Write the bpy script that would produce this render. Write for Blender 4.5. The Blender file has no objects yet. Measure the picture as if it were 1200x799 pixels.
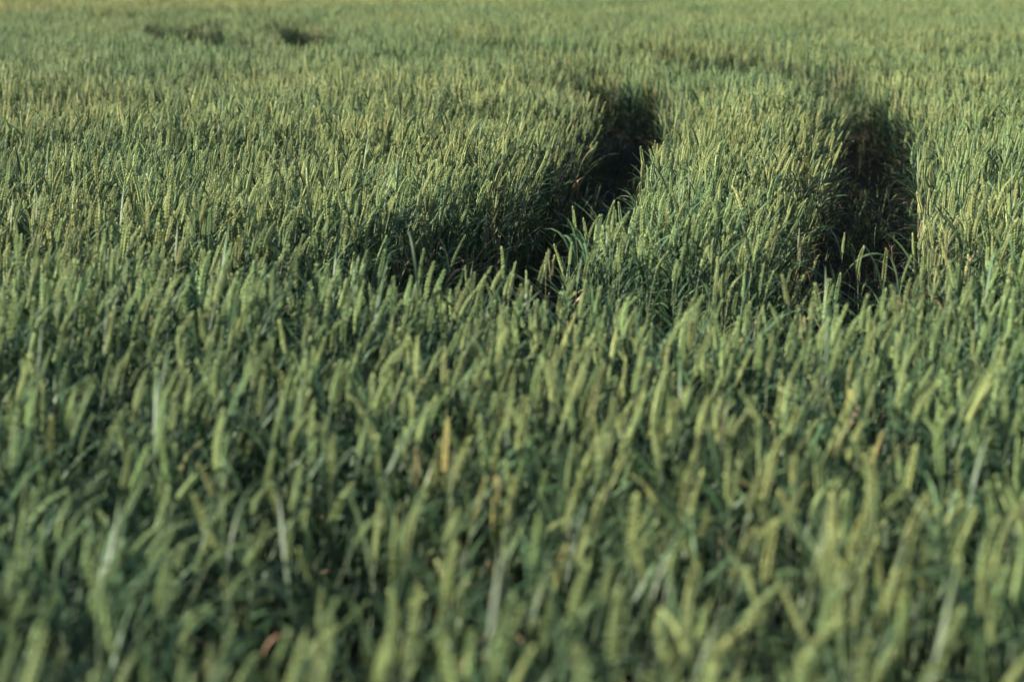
import bpy, math, random
import numpy as np
from mathutils import Vector, Matrix, Euler, Quaternion

R = math.radians
S = bpy.context.scene
COL = S.collection

# ------------------------------------------------------------------ camera
CAM_Z, CROP = 1.65, 0.75
PITCH = R(9.2)
FPX = 1200 * 85 / 36.0
cd = bpy.data.cameras.new('camera')
cam = bpy.data.objects.new('camera', cd)
COL.objects.link(cam)
cam.location = (0, 0, CAM_Z)
cam.rotation_euler = (R(90) - PITCH, 0, 0)
cd.lens, cd.sensor_width, cd.clip_start, cd.clip_end = 85, 36, 0.05, 3000
cd.dof.use_dof = True
cd.dof.focus_distance = 9.6
cd.dof.aperture_fstop = 3.5
S.camera = cam

# ------------------------------------------------------------------ light
SUN_AZ, SUN_EL = R(-95), R(14.5)        # azimuth from +Y towards +X ; the sun stands on the left
w = bpy.data.worlds.new('World'); S.world = w; w.use_nodes = True
nt = w.node_tree
sky = nt.nodes.new('ShaderNodeTexSky'); sky.sky_type = 'NISHITA'; sky.sun_disc = False
sky.sun_elevation, sky.sun_rotation = SUN_EL, SUN_AZ
bg = nt.nodes['Background']; bg.inputs['Strength'].default_value = 0.054
nt.links.new(sky.outputs[0], bg.inputs['Color'])
sd = bpy.data.lights.new('sun', 'SUN'); sd.energy = 5.0; sd.angle = R(0.6); sd.color = (1.0, 0.92, 0.78)
sun = bpy.data.objects.new('sun', sd); COL.objects.link(sun)
to_sun = Vector((math.sin(SUN_AZ) * math.cos(SUN_EL), math.cos(SUN_AZ) * math.cos(SUN_EL), math.sin(SUN_EL)))
sun.rotation_euler = to_sun.to_track_quat('Z', 'Y').to_euler()
S.view_settings.view_transform = 'Standard'; S.view_settings.look = 'None'
S.view_settings.gamma = 1.0; S.view_settings.use_curve_mapping = False
S.view_settings.exposure = 2.15
S.render.engine = 'CYCLES'
S.cycles.max_bounces = 5; S.cycles.diffuse_bounces = 3; S.cycles.glossy_bounces = 2
S.cycles.transmission_bounces = 3; S.cycles.transparent_max_bounces = 4

# ------------------------------------------------------------------ materials
def N(nt, t, **kw):
    n = nt.nodes.new(t)
    for k, v in kw.items():
        setattr(n, k, v)
    return n

def mixc(nt, fac, a, b):
    m = N(nt, 'ShaderNodeMix', data_type='RGBA')
    for sock, v in ((m.inputs[0], fac), (m.inputs[6], a), (m.inputs[7], b)):
        if hasattr(v, 'is_linked') or hasattr(v, 'links'):
            nt.links.new(v, sock)
        elif isinstance(v, (int, float)):
            sock.default_value = v
        else:
            sock.default_value = (*v, 1)
    return m.outputs[2]

def maprange(nt, v, a, b, c, d):
    m = N(nt, 'ShaderNodeMapRange')
    m.inputs[1].default_value, m.inputs[2].default_value, m.inputs[3].default_value, m.inputs[4].default_value = a, b, c, d
    nt.links.new(v, m.inputs[0])
    return m.outputs[0]

def plant_mat(name, base, tipc, ripe, dry, rough, trans, single):
    """Plant tissue: 'shade' runs from the base to the tip of a piece, tint (0..1) ripens it, dryness (0..1) withers it."""
    m = bpy.data.materials.new(name); m.use_nodes = True
    nt = m.node_tree; nt.nodes.clear()
    out = N(nt, 'ShaderNodeOutputMaterial')
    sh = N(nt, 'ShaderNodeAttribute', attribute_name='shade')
    info = N(nt, 'ShaderNodeObjectInfo')
    if single:
        sep = N(nt, 'ShaderNodeSeparateColor'); nt.links.new(info.outputs['Color'], sep.inputs[0])
        tint, dryv = sep.outputs[0], sep.outputs[1]
    else:
        a = N(nt, 'ShaderNodeAttribute', attribute_name='tint', attribute_type='INSTANCER'); tint = a.outputs['Fac']
        b = N(nt, 'ShaderNodeAttribute', attribute_name='dryness', attribute_type='INSTANCER'); dryv = b.outputs['Fac']
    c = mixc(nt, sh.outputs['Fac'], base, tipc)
    tc = N(nt, 'ShaderNodeTexCoord')
    nz = N(nt, 'ShaderNodeTexNoise'); nz.inputs['Scale'].default_value = 60; nz.inputs['Detail'].default_value = 2
    nt.links.new(tc.outputs['Object'], nz.inputs['Vector'])
    c = mixc(nt, tint, c, ripe)
    c = mixc(nt, dryv, c, dry)
    hs = N(nt, 'ShaderNodeHueSaturation')
    nt.links.new(c, hs.inputs['Color'])
    nt.links.new(maprange(nt, info.outputs['Random'], 0, 1, 0.485, 0.515), hs.inputs['Hue'])
    mv = N(nt, 'ShaderNodeMath', operation='MULTIPLY')
    nt.links.new(maprange(nt, nz.outputs['Fac'], 0.3, 0.7, 0.78, 1.22), mv.inputs[0])
    vr = N(nt, 'ShaderNodeMath', operation='FRACT'); v7 = N(nt, 'ShaderNodeMath', operation='MULTIPLY'); v7.inputs[1].default_value = 7.31
    nt.links.new(info.outputs['Random'], v7.inputs[0]); nt.links.new(v7.outputs[0], vr.inputs[0])
    nt.links.new(maprange(nt, vr.outputs[0], 0, 1, 0.68, 1.3), mv.inputs[1])
    nt.links.new(mv.outputs[0], hs.inputs['Value'])
    col = hs.outputs[0]
    p = N(nt, 'ShaderNodeBsdfPrincipled')
    nt.links.new(col, p.inputs['Base Color'])
    p.inputs['Roughness'].default_value = rough
    p.inputs['Specular IOR Level'].default_value = 0.25
    if trans > 0:
        t = N(nt, 'ShaderNodeBsdfTranslucent'); nt.links.new(col, t.inputs['Color'])
        mx = N(nt, 'ShaderNodeMixShader'); mx.inputs[0].default_value = trans
        nt.links.new(p.outputs[0], mx.inputs[1]); nt.links.new(t.outputs[0], mx.inputs[2])
        nt.links.new(mx.outputs[0], out.inputs[0])
    else:
        nt.links.new(p.outputs[0], out.inputs[0])
    return m

def plant_set(single):
    s = ' of a single stalk' if single else ''
    return dict(  # green bases darkened to paint in shade between stalks; pale ear tips own colour
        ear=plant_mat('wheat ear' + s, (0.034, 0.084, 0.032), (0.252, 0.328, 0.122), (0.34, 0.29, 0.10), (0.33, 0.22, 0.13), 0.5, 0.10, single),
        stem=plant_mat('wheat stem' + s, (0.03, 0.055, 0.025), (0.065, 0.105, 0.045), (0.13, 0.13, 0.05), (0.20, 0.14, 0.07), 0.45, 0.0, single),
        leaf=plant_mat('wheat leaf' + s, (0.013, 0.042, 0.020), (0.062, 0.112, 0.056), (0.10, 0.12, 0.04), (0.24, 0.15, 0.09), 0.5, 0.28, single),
        dryleaf=plant_mat('withered leaf' + s, (0.22, 0.14, 0.085), (0.30, 0.20, 0.13), (0.26, 0.18, 0.10), (0.28, 0.14, 0.08), 0.7, 0.2, single))

M = plant_set(False)
MS = plant_set(True)

soil = bpy.data.materials.new('soil'); soil.use_nodes = True
nt = soil.node_tree; p = nt.nodes['Principled BSDF']
tc = N(nt, 'ShaderNodeTexCoord')
n1 = N(nt, 'ShaderNodeTexNoise'); n1.inputs['Scale'].default_value = 22; n1.inputs['Detail'].default_value = 8
nt.links.new(tc.outputs['Object'], n1.inputs['Vector'])
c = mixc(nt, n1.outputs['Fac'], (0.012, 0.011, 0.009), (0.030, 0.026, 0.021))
far = N(nt, 'ShaderNodeVectorMath', operation='LENGTH'); nt.links.new(tc.outputs['Object'], far.inputs[0])
c = mixc(nt, maprange(nt, far.outputs['Value'], 75, 95, 0, 1), c, (0.085, 0.11, 0.045))   # the crop goes on to the horizon
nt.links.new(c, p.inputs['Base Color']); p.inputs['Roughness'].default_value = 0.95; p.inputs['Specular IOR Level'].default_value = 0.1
bp = N(nt, 'ShaderNodeBump'); bp.inputs['Strength'].default_value = 0.3; bp.inputs['Distance'].default_value = 0.012
nt.links.new(n1.outputs['Fac'], bp.inputs['Height']); nt.links.new(bp.outputs[0], p.inputs['Normal'])

# ------------------------------------------------------------------ tracks in the field (x across, y away from the camera)
def catmull(pts, n=14):
    pts = [np.array(p, float) for p in pts]
    P = [2 * pts[0] - pts[1]] + pts + [2 * pts[-1] - pts[-2]]
    out = []
    for i in range(1, len(P) - 2):
        for t in np.linspace(0, 1, n, endpoint=False):
            a, b, c, d = P[i - 1], P[i], P[i + 1], P[i + 2]
            out.append(0.5 * (2 * b + (c - a) * t + (2 * a - 5 * b + 4 * c - d) * t ** 2 + (3 * b - a - 3 * c + d) * t ** 3))
    out.append(pts[-1])
    return np.array(out)

def px(x, y, z=CROP):
    """Where the line of sight of a photo pixel meets height z."""
    a, b = (x - 600) / FPX, (399.5 - y) / FPX
    dy = math.cos(PITCH) + b * math.sin(PITCH); dz = -math.sin(PITCH) + b * math.cos(PITCH)
    t = (z - CAM_Z) / dz
    return (a * t, dy * t)

far_inner = catmull([px(-160, 22), px(80, 20), px(204, 28), px(234, 47), px(360, 64), px(560, 78), px(680, 85)])
inner = catmull([px(690, 86), px(738, 108), px(730, 138), px(684, 190), px(640, 224)])
bay = catmull([px(645, 222), px(598, 244), px(550, 264), px(502, 284), px(430, 298)])
left_run = catmull([px(540, 288), px(400, 304), px(200, 318), px(-100, 312), px(-400, 308)])
outer = catmull([px(-100, 16), px(220, 14), px(338, 28), px(372, 48), px(520, 53), px(680, 58), px(830, 66), px(940, 82), px(1004, 107), px(1018, 150), px(1012, 197), px(1000, 250), px(992, 296)])
crossing = catmull([px(550, 296), px(660, 300), px(770, 314), px(880, 336), px(985, 318), px(1100, 308), px(1250, 303), px(1500, 298)])
spot_a = catmull([px(214, 31), px(246, 50)]); spot_b = catmull([px(344, 32), px(386, 51)])
far_run = catmull([px(364, 46), px(480, 52), px(600, 57), px(710, 61)]); far_bend = catmull([px(700, 60), px(830, 68), px(940, 88)])
TRACKS = [(spot_a, 0.50), (spot_b, 0.45), (far_run, 0.8), (far_bend, 0.62), (far_inner, 0.17), (inner, 0.27), (bay, 0.32), (left_run, 0.14), (outer, 0.25), (crossing, 0.36)]

def track_dist(P):
    """Signed distance to the edge of the nearest track and the unit direction towards its middle."""
    best = np.full(len(P), 9.0); dirn = np.zeros((len(P), 2))
    for path, hw in TRACKS:
        a, b = path[:-1], path[1:]
        for k in range(len(a)):
            ab = b[k] - a[k]; L = ab @ ab + 1e-12
            t = np.clip(((P - a[k]) @ ab) / L, 0, 1)
            q = a[k] + t[:, None] * ab - P
            dd = np.hypot(q[:, 0], q[:, 1]); e = dd - hw
            m = e < best
            best[m] = e[m]; dirn[m] = q[m] / (dd[m, None] + 1e-9)
    return best, dirn

def smooth_noise(P, scale, seed):
    rng = np.random.default_rng(seed); v = np.zeros(len(P))
    for k in range(7):
        a = rng.uniform(0, 2 * math.pi); f = rng.uniform(0.6, 1.8) / scale
        v += np.sin((P[:, 0] * math.cos(a) + P[:, 1] * math.sin(a)) * f * 2 * math.pi + rng.uniform(0, 6.28))
    return v / 2.6

# ------------------------------------------------------------------ ground
def new_obj(name, mesh, parent=None):
    o = bpy.data.objects.new(name, mesh); COL.objects.link(o); o.parent = parent
    return o

xs = np.concatenate([[-1500, -300, -60], np.linspace(-14, 14, 141), [60, 300, 1500]])
ys = np.concatenate([[-300, -40], np.linspace(-2, 34, 181), [60, 120, 400, 2000]])
gx, gy = np.meshgrid(xs, ys)
G = np.stack([gx.ravel(), gy.ravel()], 1)
td, _ = track_dist(G)
gz = np.where(np.abs(G[:, 0]) < 15, 0.015 * smooth_noise(G, 0.8, 3), 0) - 0.05 * np.clip(-td / 0.1, 0, 1)
nx, ny = len(xs), len(ys)
faces = [(j * nx + i, j * nx + i + 1, (j + 1) * nx + i + 1, (j + 1) * nx + i) for j in range(ny - 1) for i in range(nx - 1)]
me = bpy.data.meshes.new('ground'); me.from_pydata([(a, b, c) for (a, b), c in zip(G, gz)], [], faces)
me.materials.append(soil); me.shade_smooth()
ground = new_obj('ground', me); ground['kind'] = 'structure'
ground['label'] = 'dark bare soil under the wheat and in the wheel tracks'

# ------------------------------------------------------------------ the wheat plant
class MB:
    def __init__(s): s.v, s.f, s.sh, s.mi = [], [], [], []
    def add(s, v, f, sh, mi):
        o = len(s.v); s.v += [tuple(x) for x in v]; s.sh += list(sh)
        s.f += [tuple(i + o for i in q) for q in f]; s.mi += [mi] * len(f)
    def mesh(s, name, mats):
        me = bpy.data.meshes.new(name); me.from_pydata(s.v, [], s.f)
        for m in mats: me.materials.append(m)
        me.polygons.foreach_set('material_index', s.mi)
        at = me.attributes.new('shade', 'FLOAT', 'POINT'); at.data.foreach_set('value', s.sh)
        me.shade_smooth(); me.update()
        return me

def frame(t):
    t = t.normalized(); u = t.orthogonal().normalized()
    return t, u, t.cross(u)

def tube(mb, pts, radii, sides, mi, sh=(0, 1)):
    v, f, s = [], [], []
    n = len(pts)
    for i, p in enumerate(pts):
        t = (pts[min(i + 1, n - 1)] - pts[max(i - 1, 0)]).normalized()
        u = Vector((0, 1, 0)).cross(t).normalized(); w = t.cross(u)
        for k in range(sides):
            a = 2 * math.pi * k / sides
            v.append(p + (u * math.cos(a) + w * math.sin(a)) * radii[i]); s.append(sh[0] + (sh[1] - sh[0]) * i / (n - 1))
    for i in range(n - 1):
        for k in range(sides):
            f.append((i * sides + k, i * sides + (k + 1) % sides, (i + 1) * sides + (k + 1) % sides, (i + 1) * sides + k))
    mb.add(v, f, s, mi)

def floret(mb, p, axis, L, r, sides, mi, flat=None):
    t, u, w = frame(axis)
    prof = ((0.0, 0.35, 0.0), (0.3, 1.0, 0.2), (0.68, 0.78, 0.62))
    v, f, s = [], [], []
    for h, rr, sh in prof:
        for k in range(sides):
            a = 2 * math.pi * (k + 0.5) / sides
            v.append(p + t * (h * L) + (u * math.cos(a) + w * math.sin(a)) * (rr * r)); s.append(sh)
    v.append(p + t * L); s.append(1.0)
    for i in range(2):
        for k in range(sides):
            f.append((i * sides + k, i * sides + (k + 1) % sides, (i + 1) * sides + (k + 1) % sides, (i + 1) * sides + k))
    for k in range(sides):
        f.append((2 * sides + k, 2 * sides + (k + 1) % sides, 3 * sides))
    mb.add(v, f, s, mi)

def ear(mb, pts, rng, lod, mi, face):
    """Two ranks of overlapping pointed florets up a bent rachis."""
    n = len(pts); L = sum((pts[i + 1] - pts[i]).length for i in range(n - 1))
    wf = rng.uniform(0.70, 1.02)
    nodes = {0: 20, 1: 18, 2: 13}[lod]
    def at(u):
        x = min(max(u, 0), 0.9999) * (n - 1); i = int(x)
        return pts[i].lerp(pts[i + 1], x - i), (pts[i + 1] - pts[i]).normalized()
    for k in range(nodes):
        u = (k + 0.2) / (nodes + 0.6)
        p, t = at(u)
        side = (Vector((math.cos(face), math.sin(face), 0)) - t * t.dot(Vector((math.cos(face), math.sin(face), 0)))).normalized()
        fr = t.cross(side)
        sg = 1 if k % 2 else -1
        env = wf * (0.72 + 0.28 * math.sin(math.pi * min(1, u * 1.25 + 0.12))) * (1 if u < 0.6 else 1 - (u - 0.6) * 1.25)
        fl = L / nodes * (2.5 if lod < 2 else 2.3) * (0.9 + 0.2 * rng.random()) * (0.85 + 0.15 * env)
        rad = 0.00185 * env
        if lod == 2:
            floret(mb, p + side * sg * 0.0024 * env, t + side * sg * 0.28, fl, rad * 1.55, 4, mi)
            continue
        sides = 5 if lod == 0 else 4
        for q in (-1, 1):
            ax = t + side * sg * (0.34 + 0.12 * rng.random()) + fr * q * (0.18 + 0.08 * rng.random())
            floret(mb, p + side * sg * 0.0021 * env + fr * q * 0.0014 * env, ax, fl, rad, sides, mi)
        if lod == 0:
            floret(mb, p + side * sg * 0.0036 * env + t * fl * 0.2, t + side * sg * 0.30, fl * 0.95, rad * 0.9, sides, mi)
    p, t = at(0.97)
    floret(mb, p - t * 0.004, t, 0.012, 0.0024, 4, mi)

def leaf(mb, base, az, elev, L, wd, droop, rng, mi, seg=7):
    """A long blade with a folded midrib that rises and then arches over."""
    v, f, s = [], [], []
    p = base.copy(); el = elev; tw = rng.uniform(-0.5, 0.5)
    for i in range(seg + 1):
        u = i / seg
        d = Vector((math.cos(az) * math.cos(el), math.sin(az) * math.cos(el), math.sin(el)))
        sd_ = Vector((-math.sin(az), math.cos(az), 0)); up = d.cross(sd_) * -1
        a = tw * u * 2
        sd2 = sd_ * math.cos(a) + up * math.sin(a)
        wv = wd * (min(1, 0.45 + u * 2.2)) * (1 - max(0, (u - 0.45) / 0.56) ** 1.6)
        wv = max(wv, 0.0004)
        v += [p - sd2 * wv * 0.5 + up * wv * 0.18, p, p + sd2 * wv * 0.5 + up * wv * 0.18]; s += [u] * 3
        if i < seg:
            p = p + d * (L / seg); el -= droop / seg * (0.35 + 1.3 * u); az += rng.uniform(-0.08, 0.08)
    for i in range(seg):
        for k in range(2):
            f.append((i * 3 + k, i * 3 + k + 1, i * 3 + k + 4, i * 3 + k + 3))
    mb.add(v, f, s, mi)

def plant_shape(seed, H=0.75, lean=0.06, nod=0.3, dry=0.0, low=False):
    """Stem curve in the plant's own XZ plane: it leans towards +X, the ear bends over by nod."""
    rng = random.Random(seed)
    EL = rng.uniform(0.064, 0.106) * (0.8 if low else 1)
    SL = H - EL * 0.95
    pts = []; p = Vector((0, 0, 0)); a = 0.0; seg = 8
    for i in range(seg + 1):
        pts.append(p.copy())
        u = i / seg; a = lean * (0.3 + 1.4 * u * u)
        p = p + Vector((math.sin(a), rng.uniform(-.02, .02), math.cos(a))) * (SL / seg)
    epts = [pts[-1].copy()]; p = pts[-1].copy(); es = 6
    for i in range(es):
        a += nod / es
        p = p + Vector((math.sin(a), 0, math.cos(a))) * (EL / es); epts.append(p.copy())
    leaves = []
    for fr, ln in ((0.95, 0.15), (0.86, 0.19), (0.76, 0.22), (0.58, 0.25), (0.40, 0.22)):
        if rng.random() < 0.12: continue
        i = fr * seg; b = pts[int(i)].lerp(pts[min(int(i) + 1, seg)], i - int(i))
        isdry = rng.random() < (dry if fr > 0.7 else dry * 1.5 + (0.25 if fr < 0.5 else 0.01))
        top = fr > 0.9
        leaves.append((b, rng.uniform(0, 6.28), rng.uniform(1.0, 1.42) if top else rng.uniform(0.75, 1.3), ln * rng.uniform(0.75, 1.2), rng.uniform(0.005, 0.009) if top else rng.uniform(0.008, 0.012), rng.uniform(0.1, 1.6) if top else rng.uniform(0.6, 2.6) + (0.8 if isdry else 0), isdry))
    return rng, pts, epts, leaves

MATS = [M['stem'], M['ear'], M['leaf'], M['dryleaf']]

def add_plant(mb, shape, lod, off=(0, 0), rot=0.0, face=0.0):
    rng, pts, epts, leaves = shape
    m = MB()
    n = len(pts)
    step = 1 if lod < 2 else 2
    sp = pts[::step]
    if lod == 2: sp = pts[3:] if len(pts) > 4 else pts
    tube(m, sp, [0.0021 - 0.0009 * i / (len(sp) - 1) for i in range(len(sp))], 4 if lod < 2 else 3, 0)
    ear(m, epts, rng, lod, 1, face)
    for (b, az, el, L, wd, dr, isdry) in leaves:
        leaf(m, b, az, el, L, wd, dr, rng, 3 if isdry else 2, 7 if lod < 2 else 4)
    c, s = math.cos(rot), math.sin(rot)
    mb.add([(x * c - y * s + off[0], x * s + y * c + off[1], z) for x, y, z in m.v], m.f, m.sh, 0)
    mb.mi[-len(m.f):] = m.mi

LIB = bpy.data.collections.new('wheat shapes')          # kept out of the scene: only the crop below uses it
SPECS = []
def lib(name, me):
    o = bpy.data.objects.new(name, me); LIB.objects.link(o)
R0 = random.Random(5)
NEAR, EDGE, FARK = 18, 8, 10
for i in range(NEAR):
    lean = R0.gauss(0.09, 0.07); nod = abs(R0.gauss(0.0, 0.2)) + (0.8 if i == 4 else 0)
    mb = MB(); add_plant(mb, plant_shape(100 + i, 0.75, lean, nod), 0, face=R0.uniform(0, 3.14))
    lib('a_stalk_%02d' % i, mb.mesh('a_stalk', MATS))
for i in range(EDGE):                                   # beaten and half withered stalks beside the wheel tracks
    lean = R0.uniform(0.1, 0.55); nod = R0.uniform(0.1, 1.4)
    mb = MB(); add_plant(mb, plant_shape(200 + i, R0.uniform(0.5, 0.72), lean, nod, dry=0.45, low=True), 0, face=R0.uniform(0, 3.14))
    lib('b_stalk_%02d' % i, mb.mesh('b_stalk', MATS))
for i in range(FARK):                                   # seven lighter stalks each, for the distance
    mb = MB()
    for k in range(7):
        lean = R0.gauss(0.08, 0.07)
        add_plant(mb, plant_shape(300 + i * 10 + k, 0.75 + R0.gauss(0, 0.028), lean, abs(R0.gauss(0.05, 0.2))), 2,
                  (R0.uniform(-.075, .075), R0.uniform(-.075, .075)), R0.gauss(0, 0.9), R0.uniform(0, 3.14))
    lib('c_stalk_%02d' % i, mb.mesh('c_stalk', MATS))

# ------------------------------------------------------------------ where the stalks stand
rng = np.random.default_rng(11)
def jitter_grid(cell, y0, y1, margin):
    out = []
    ys_ = np.arange(y0, y1, cell)
    for y in ys_:
        hw = 0.2118 * max(y, 0) + margin
        x = np.arange(-hw, hw, cell)
        out.append(np.stack([x, np.full(len(x), y)], 1))
    P = np.concatenate(out)
    return P + rng.uniform(-0.5, 0.5, P.shape) * cell * 1.15

FAR_FROM = 14.0
near = jitter_grid(0.063, -0.8, FAR_FROM, 1.9)
farp = jitter_grid(0.152, FAR_FROM, 46.0, 2.5)
farr = jitter_grid(0.24, 46.0, 80.0, 5.0)
farp = np.concatenate([farp, farr])

def height_scale(P):
    return 1.055 + 0.034 * smooth_noise(P, 2.4, 21) + 0.024 * smooth_noise(P, 0.8, 22)

def tint_of(P):
    t = 0.06 + 0.09 * np.clip((P[:, 1] - 5) / 4, 0, 1) + 0.09 * smooth_noise(P, 3.0, 31) + 0.05 * smooth_noise(P, 0.8, 32)  # tint grows with distance to brighten the far crop in place of stronger light
    t = t + 0.12 * np.exp(-((P[:, 1] - 14.5) / 2.6) ** 2) * np.clip(0.8 - P[:, 0], 0, 1) - 0.10 * np.exp(-((P[:, 1] - 22.0) / 3.5) ** 2) * np.clip(0.3 - 0.5 * P[:, 0], 0, 1)
    t = t + np.clip((P[:, 1] - 40.0 - 1.0 * P[:, 0]) / 2.0, 0, 1) * 0.30          # a riper stretch at the far side
    return t + rng.normal(0, 0.07, len(P))

def settle(P, cellw, far):
    e, dr = track_dist(P)
    thin = np.clip(smooth_noise(P, 0.35, 41) * 0.02, -0.04, 0.04)
    keep = e > (0.0 + thin + rng.normal(0, 0.018, len(P)))
    keep &= rng.random(len(P)) < np.clip(0.48 + 0.13 * (P[:, 1] - 3.5), 0.48, 1)
    keep |= rng.random(len(P)) < np.where((P[:, 1] < 7.7) & (P[:, 1] > 5.8) & (e > -0.5), 0.26, np.where(P[:, 1] > 8.8, 0.16, 0.06))  # extra stalks added in the far tracks to keep sunlight off their floors
    P, e, dr = P[keep], e[keep], dr[keep]
    n = len(P)
    inside = e < -0.03
    nearedge = np.clip(1 - e / 0.14, 0, 1)
    if far:
        idx = NEAR + EDGE + rng.integers(0, FARK, n)
    else:
        idx = rng.integers(0, NEAR, n)
        ed = rng.random(n) < nearedge * 0.26
        idx[ed] = NEAR + rng.integers(0, EDGE, ed.sum())
    sc = height_scale(P) * (1 + (np.clip(rng.normal(0, 0.055, n), -0.2, 0.10) if not far else rng.normal(0, 0.015, n))) * (1 - 0.09 * np.clip(1 - e / 0.32, 0, 1) ** 2)
    sc = np.where(inside, sc * np.where(P[:, 1] < 7.7, rng.uniform(0.45, 0.98, n), rng.uniform(0.3, 0.8, n)), sc)
    tilt = np.stack([rng.normal(0.0, 0.04, n), rng.normal(0.02, 0.04, n)], 1)     # tilts in x and y
    loose = np.clip((6.2 - P[:, 1]) / 2.0, 0, 1)
    tilt += rng.normal(0, 1, (n, 2)) * (0.105 * loose)[:, None]; tilt[:, 0] += 0.08 * loose
    tilt[:, 0] += dr[:, 0] * nearedge * rng.uniform(-0.03, 0.12, n)
    tilt[:, 1] += dr[:, 1] * nearedge * rng.uniform(-0.03, 0.12, n)
    spin = rng.normal(0.0, 1.0, n)
    wild = rng.random(n) < 0.10
    spin[wild] = rng.uniform(-math.pi, math.pi, wild.sum())
    rot = np.stack([-tilt[:, 1], tilt[:, 0], spin], 1)
    tint = np.clip(tint_of(P), 0, 1)
    gold = rng.random(n) < 0.003; tint[gold] = rng.uniform(0.46, 0.75, gold.sum())
    dry = np.clip(nearedge * rng.uniform(-0.6, 0.35, n), 0, 1)
    pale = rng.random(n) < 0.0004; dry[pale] = 0.6
    return P, idx, sc, rot, tint, dry

A = settle(near, 0.05, False); B = settle(farp, 0.135, True)
P, IDX, SC, ROT, TINT, DRY = [np.concatenate(q) for q in zip(A, B)]

# plants that stand out in the crop: photo pixel of the ear's tip, height, lean, nod, spin, tint, dryness, azimuth of a withered leaf
HEROES = [
    (525, 492, 0.77, 0.02, 0.05, 0.2, 0.95, 0.0, None, 'golden yellow upright ear left of centre, highest of the three golden ears', 'highest golden ear'),
    (487, 528, 0.76, -0.02, 0.08, 2.6, 0.75, 0.1, None, 'dull golden upright ear, leftmost of the three golden ears left of centre', 'leftmost golden ear'),
    (583, 560, 0.77, 0.01, 0.04, 0.4, 0.9, 0.0, None, 'golden yellow upright ear, lowest and rightmost of the three golden ears', 'lowest golden ear'),
    (233, 545, 0.77, 0.14, 0.35, 2.9, 0.45, 0.05, None, 'pale curved wheat ear with its tip bent back to the left', 'pale left-curving ear'),
    (52, 548, 0.74, 0.06, 1.1, 0.1, 0.2, 0.0, None, 'green wheat ear hooked over to the right near the left border', 'hooked ear by the left border'),
    (318, 700, 0.73, 0.28, 0.85, 0.1, 0.25, 0.0, None, 'thick green ear bent low to the right in the front row', 'low bent thick ear'),
    (377, 690, 0.70, 0.05, 0.2, 1.2, 0.15, 0.0, 2.6, 'green wheat plant with a rusty withered leaf in the dark front gap', 'plant with the rusty leaf'),
    (548, 680, 0.72, 0.02, 0.2, 0.6, 0.10, 0.0, -0.4, 'green wheat plant with a pinkish curled dead leaf in the front row', 'plant with the pinkish leaf'),
    (665, 640, 0.77, 0.05, 0.35, 0.3, 0.70, 0.0, None, 'stout yellowish ear right of centre in the front rows', 'stout yellowish ear'),
    (812, 612, 0.78, 0.42, 0.15, 0.0, 0.30, 0.0, None, 'long pale wheat plant slanting far to the right across darker stalks', 'long slanting plant'),
    (985, 598, 0.77, 0.36, 0.10, 0.1, 0.40, 0.0, None, 'pale yellowish wheat ear slanting right on the right of the front rows', 'yellowish slanting ear'),
    (850, 482, 0.77, 0.02, 0.10, 0.5, 0.5, 0.6, None, 'pinkish pale upright ear standing out right of centre', 'pinkish ear'),
    (997, 458, 0.77, 0.03, 0.15, 0.3, 0.85, 0.0, None, 'yellow upright ear above a pale one on the right', 'yellow right ear'),
    (1034, 508, 0.77, 0.10, 0.20, 0.2, 0.70, 0.25, None, 'straw coloured slightly leaning ear on the right of the blurred crop', 'straw coloured ear'),
    (130, 368, 0.78, 0.02, 0.10, 0.2, 0.80, 0.35, None, 'orange tinged ear tip standing out of the green crop on the left', 'orange ear'),
    (178, 372, 0.79, 0.04, 0.10, 0.2, 0.80, 0.0, None, 'pale yellow upright ear beside the orange tinged ear on the left', 'pale yellow ear'),
    (718, 252, 0.70, 0.03, 0.10, 0.3, 0.4, 0.95, None, 'small rusty red dead ear at the edge of the crop between the tracks', 'rusty ear'),
    (545, 276, 0.78, 0.22, 0.10, 0.0, 0.15, 0.0, None, 'tall green ear leaning right against the dark mouth of the left track', 'tall track ear'),
    (588, 290, 0.79, 0.02, 0.08, 2.6, 0.15, 0.0, None, 'tall upright green ear against the dark mouth of the left track', 'upright track ear'),
    (576, 313, 0.78, 0.30, 0.06, 0.1, 0.15, 0.0, None, 'broad green ear slanting right just below the dark left track', 'slanting track ear'),
    (1068, 300, 0.76, 0.14, 0.12, 0.1, 0.15, 0.0, None, 'large green ear leaning right in the dark mouth of the right track', 'leaning ear'),
    (1039, 292, 0.74, 0.02, 0.06, 0.3, 0.2, 0.0, None, 'bright green straight ear in the middle of the right track mouth', 'straight ear'),
    (990, 274, 0.72, 0.03, 0.08, 0.3, 0.2, 0.0, None, 'green upright ear at the left side of the right track mouth', 'left side ear'),
    (1112, 312, 0.74, 0.02, 0.08, 1.0, 0.2, 0.0, 2.0, 'green ear with a withered leaf right of the right track mouth', 'withered leaf ear'),
    (1005, 436, 0.72, 0.05, 0.15, 0.3, 0.2, 0.0, 0.5, 'green plant with a tan dead leaf in the blurred crop below the right track', 'tan leaf plant'),
    (932, 378, 0.66, 0.05, 0.15, 0.3, 0.2, 0.1, 2.4, 'low plant with a salmon withered leaf in the gap below the right track', 'salmon leaf plant'),
]
def hero_shape(i):
    x, y, ht, lean, nod = HEROES[i][:5]
    return plant_shape(900 + i, ht, lean, nod)
HERO_AT = []
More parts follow.
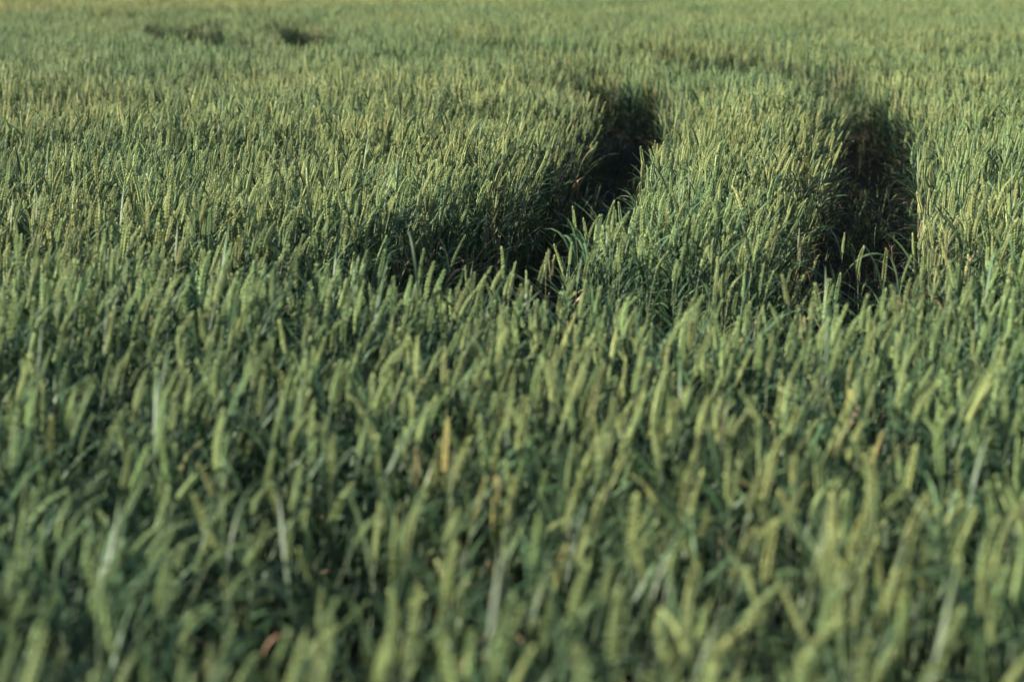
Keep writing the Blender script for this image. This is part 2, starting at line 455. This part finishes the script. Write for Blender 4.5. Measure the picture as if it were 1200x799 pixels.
for i, h_ in enumerate(HEROES):
    tip = hero_shape(i)[2][-1]; gx_, gy_ = px(h_[0], h_[1], tip.z - 0.01); a_ = h_[5]
    HERO_AT.append((gx_ - (tip.x * math.cos(a_) - tip.y * math.sin(a_)), gy_ - (tip.x * math.sin(a_) + tip.y * math.cos(a_))))
    near_ = (np.abs(P[:, 0] - gx_) < 0.022 + 0.02 * (gy_ < 6)) & (P[:, 1] < gy_ + 0.03) & (P[:, 1] > gy_ - 0.16)
    k_ = ~near_
    P, IDX, SC, ROT, TINT, DRY = P[k_], IDX[k_], SC[k_], ROT[k_], TINT[k_], DRY[k_]

# stalks in the very front are objects of their own: they come out of the crop here
def depth_order(P):
    vis = (np.abs(P[:, 0]) < 0.2118 * P[:, 1] * 1.0) & (P[:, 1] > 2.84)
    d = np.where(vis, P[:, 1], 1e9)
    return np.argsort(d)
N_SINGLE = 270
front = depth_order(P)[:N_SINGLE]
FRONT = [(P[i], int(IDX[i]), float(SC[i]), ROT[i], float(TINT[i]), float(DRY[i])) for i in front]
mask = np.ones(len(P), bool); mask[front] = False
P, IDX, SC, ROT, TINT, DRY = P[mask], IDX[mask], SC[mask], ROT[mask], TINT[mask], DRY[mask]
print('crop points', len(P), 'front depth', FRONT[-1][0])

# ------------------------------------------------------------------ the crop: one object
me = bpy.data.meshes.new('wheat_crop')
me.from_pydata([(x, y, -0.01) for x, y in P], [], [])
for nm, ty, key, arr in (('kind_index', 'INT', 'value', IDX.astype(np.int32)), ('size', 'FLOAT', 'value', SC.astype(np.float32)),
                         ('turn', 'FLOAT_VECTOR', 'vector', ROT.astype(np.float32).ravel()), ('tint', 'FLOAT', 'value', TINT.astype(np.float32)),
                         ('dryness', 'FLOAT', 'value', DRY.astype(np.float32))):
    a = me.attributes.new(nm, ty, 'POINT'); a.data.foreach_set(key, arr)
crop = new_obj('wheat_crop', me)
crop['kind'] = 'stuff'; crop['label'] = 'dense green wheat with upright ears filling the field on both sides of the wheel tracks'
crop['category'] = 'wheat'
gn = bpy.data.node_groups.new('sow', 'GeometryNodeTree')
gn.interface.new_socket('Geometry', in_out='INPUT', socket_type='NodeSocketGeometry')
gn.interface.new_socket('Geometry', in_out='OUTPUT', socket_type='NodeSocketGeometry')
gi, go = gn.nodes.new('NodeGroupInput'), gn.nodes.new('NodeGroupOutput')
iop = gn.nodes.new('GeometryNodeInstanceOnPoints')
ci = gn.nodes.new('GeometryNodeCollectionInfo'); ci.inputs['Collection'].default_value = LIB
ci.inputs['Separate Children'].default_value = True; ci.inputs['Reset Children'].default_value = True
def attr(nm, dt):
    n = gn.nodes.new('GeometryNodeInputNamedAttribute'); n.data_type = dt; n.inputs[0].default_value = nm
    return n.outputs[0]
e2r = gn.nodes.new('FunctionNodeEulerToRotation')
gn.links.new(attr('turn', 'FLOAT_VECTOR'), e2r.inputs[0])
gn.links.new(gi.outputs[0], iop.inputs['Points'])
gn.links.new(ci.outputs[0], iop.inputs['Instance'])
iop.inputs['Pick Instance'].default_value = True
gn.links.new(attr('kind_index', 'INT'), iop.inputs['Instance Index'])
gn.links.new(e2r.outputs[0], iop.inputs['Rotation'])
gn.links.new(attr('size', 'FLOAT'), iop.inputs['Scale'])
gn.links.new(iop.outputs[0], go.inputs[0])
md = crop.modifiers.new('sow', 'NODES'); md.node_group = gn

# ------------------------------------------------------------------ single stalks
def build_stalk(shape, face, wither=None):
    """One wheat plant as a thing: stem, ear and each leaf is a mesh of its own."""
    rg, pts, epts, leaves = shape
    root = bpy.data.objects.new('wheat_plant', None); root.empty_display_size = 0.05; COL.objects.link(root)
    m = MB(); tube(m, pts, [0.0021 - 0.0009 * i / (len(pts) - 1) for i in range(len(pts))], 6, 0)
    new_obj('stem', m.mesh('stem', [MS['stem']]), root)
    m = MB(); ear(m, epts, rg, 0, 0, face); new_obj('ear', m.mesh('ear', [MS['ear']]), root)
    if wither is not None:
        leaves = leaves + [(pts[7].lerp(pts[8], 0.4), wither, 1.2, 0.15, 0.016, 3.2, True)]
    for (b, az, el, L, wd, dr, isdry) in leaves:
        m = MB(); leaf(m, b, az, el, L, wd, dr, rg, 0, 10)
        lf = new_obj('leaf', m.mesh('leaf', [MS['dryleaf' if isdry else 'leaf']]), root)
        if isdry: lf['label'] = 'withered tan leaf'
    return root

def place(root, x, y, sc, rot, tint, dry, label, group):
    root.location = (x, y, -0.01); root.scale = (sc,) * 3; root.rotation_euler = [float(q) for q in rot]
    root['label'] = label; root['category'] = 'wheat plant'; root['group'] = group
    for ch in root.children:
        ch.color = (tint, dry, 0, 1)

def copy_thing(src):
    c = src.copy(); COL.objects.link(c)
    for ch in src.children:
        d = ch.copy(); COL.objects.link(d); d.parent = c
    return c

GROUP = 'single wheat plants at the front of the field'
def screen(x, y, z):
    v = (y * math.cos(PITCH) - (z - CAM_Z) * math.sin(PITCH)); u = y * math.sin(PITCH) + (z - CAM_Z) * math.cos(PITCH)
    return 600 + x / v * FPX, 399.5 - u / v * FPX

KINDS = {}
R1 = random.Random(9)
for i in range(NEAR):
    lean = R1.gauss(0.10, 0.15); nod = abs(R1.gauss(0.1, 0.28)) + (0.9 if i in (3, 9, 14) else 0)
    sh = plant_shape(500 + i, 0.75, lean, nod)
    KINDS[i] = (build_stalk(sh, R1.uniform(0, 3.14)), lean, nod, sh[2][-1].copy())
used, placed = set(), []
for (q, k, sc, rot, tint, dry) in FRONT:
    k = k % NEAR
    src, lean, nod, tip = KINDS[k]
    root = src if k not in used else copy_thing(src)
    used.add(k)
    lx = lean * math.cos(rot[2]) + rot[1]
    if dry > 0.5: look = 'withered pale wheat plant'
    elif tint > 0.45: look = 'yellow ripening wheat plant'
    elif nod > 0.8: look = 'green wheat plant bent over'
    elif lx > 0.17: look = 'green wheat plant leaning right'
    elif lx < -0.06: look = 'green wheat plant leaning left'
    elif sc > 1.11: look = 'tall upright green wheat plant'
    elif sc < 0.98: look = 'short upright green wheat plant'
    else: look = 'upright green wheat plant'
    sx = float(q[0]) / (0.2118 * float(q[1]))
    row = 'front row' if q[1] < 3.15 else 'second row' if q[1] < 3.4 else 'third row'
    spot = 'near the left border' if sx < -0.6 else 'left of centre' if sx < -0.15 else 'in the middle' if sx < 0.15 else 'right of centre' if sx < 0.6 else 'near the right border'
    place(root, float(q[0]), float(q[1]), sc, rot, tint, dry, '%s in the blurred %s, %s' % (look, row, spot), GROUP)
    T = Vector(q.tolist() + [-0.01]) + Euler([float(a) for a in rot]).to_matrix() @ (tip * sc)
    placed.append((root, look, *screen(*T)))

# the ones that stand out, each where it grows
marks = []
for i, (x, y, ht, lean, nod, spin, tint, dry, wither, lab, short) in enumerate(HEROES):
    sh = hero_shape(i); root = build_stalk(sh, 0.4 + i, wither)
    gx_, gy_ = HERO_AT[i]
    place(root, gx_, gy_, 1.0, (0, 0, spin), tint * 0.82, dry, lab, GROUP)
    marks.append((x, y, short))
taken = set()
for x, y, short in marks:
    if y < 540: continue
    for sg, word in ((-1, 'left'), (1, 'right')):
        c = [(math.hypot(px_ - x, 1.5 * (py_ - y)), i) for i, (_, _, px_, py_) in enumerate(placed)
             if i not in taken and 12 < sg * (px_ - x) < 110 and abs(py_ - y) < 45 and 8 < px_ < 1192 and py_ < 785]
        if c:
            i = min(c)[1]; taken.add(i)
            placed[i][0]['label'] = '%s just %s of the %s' % (placed[i][1], word, short)

# ------------------------------------------------------------------ straw trodden into the wheel tracks
R2 = random.Random(77)
v, f = [], []
for path, hw in TRACKS:
    for k in range(0, len(path) - 1):
        ln = float(np.hypot(*(path[k + 1] - path[k])))
        if path[k][1] > 22: continue
        for _ in range(max(1, int(ln * 26))):
            t = R2.random(); q = path[k] + (path[k + 1] - path[k]) * t
            x, y = q[0] + R2.uniform(-hw, hw), q[1] + R2.uniform(-hw, hw)
            a, L, wd = R2.uniform(0, math.pi), R2.uniform(0.04, 0.16), R2.uniform(0.0015, 0.0045)
            z = R2.uniform(-0.03, 0.03); dz = R2.uniform(-0.01, 0.05)
            c, sn = math.cos(a), math.sin(a); o = len(v)
            for u in (0, 0.5, 1):
                lift = dz * u + 0.012 * math.sin(u * math.pi)
                v += [(x + c * L * u - sn * wd, y + sn * L * u + c * wd, z + lift), (x + c * L * u + sn * wd, y + sn * L * u - c * wd, z + lift + 0.001)]
            f += [(o, o + 1, o + 3, o + 2), (o + 2, o + 3, o + 5, o + 4)]
me = bpy.data.meshes.new('straw'); me.from_pydata(v, [], f); me.materials.append(M['dryleaf'])
straw = new_obj('straw_litter', me); straw['kind'] = 'stuff'; straw['category'] = 'straw'
straw['label'] = 'dead leaves and straw lying on the soil of the wheel tracks'
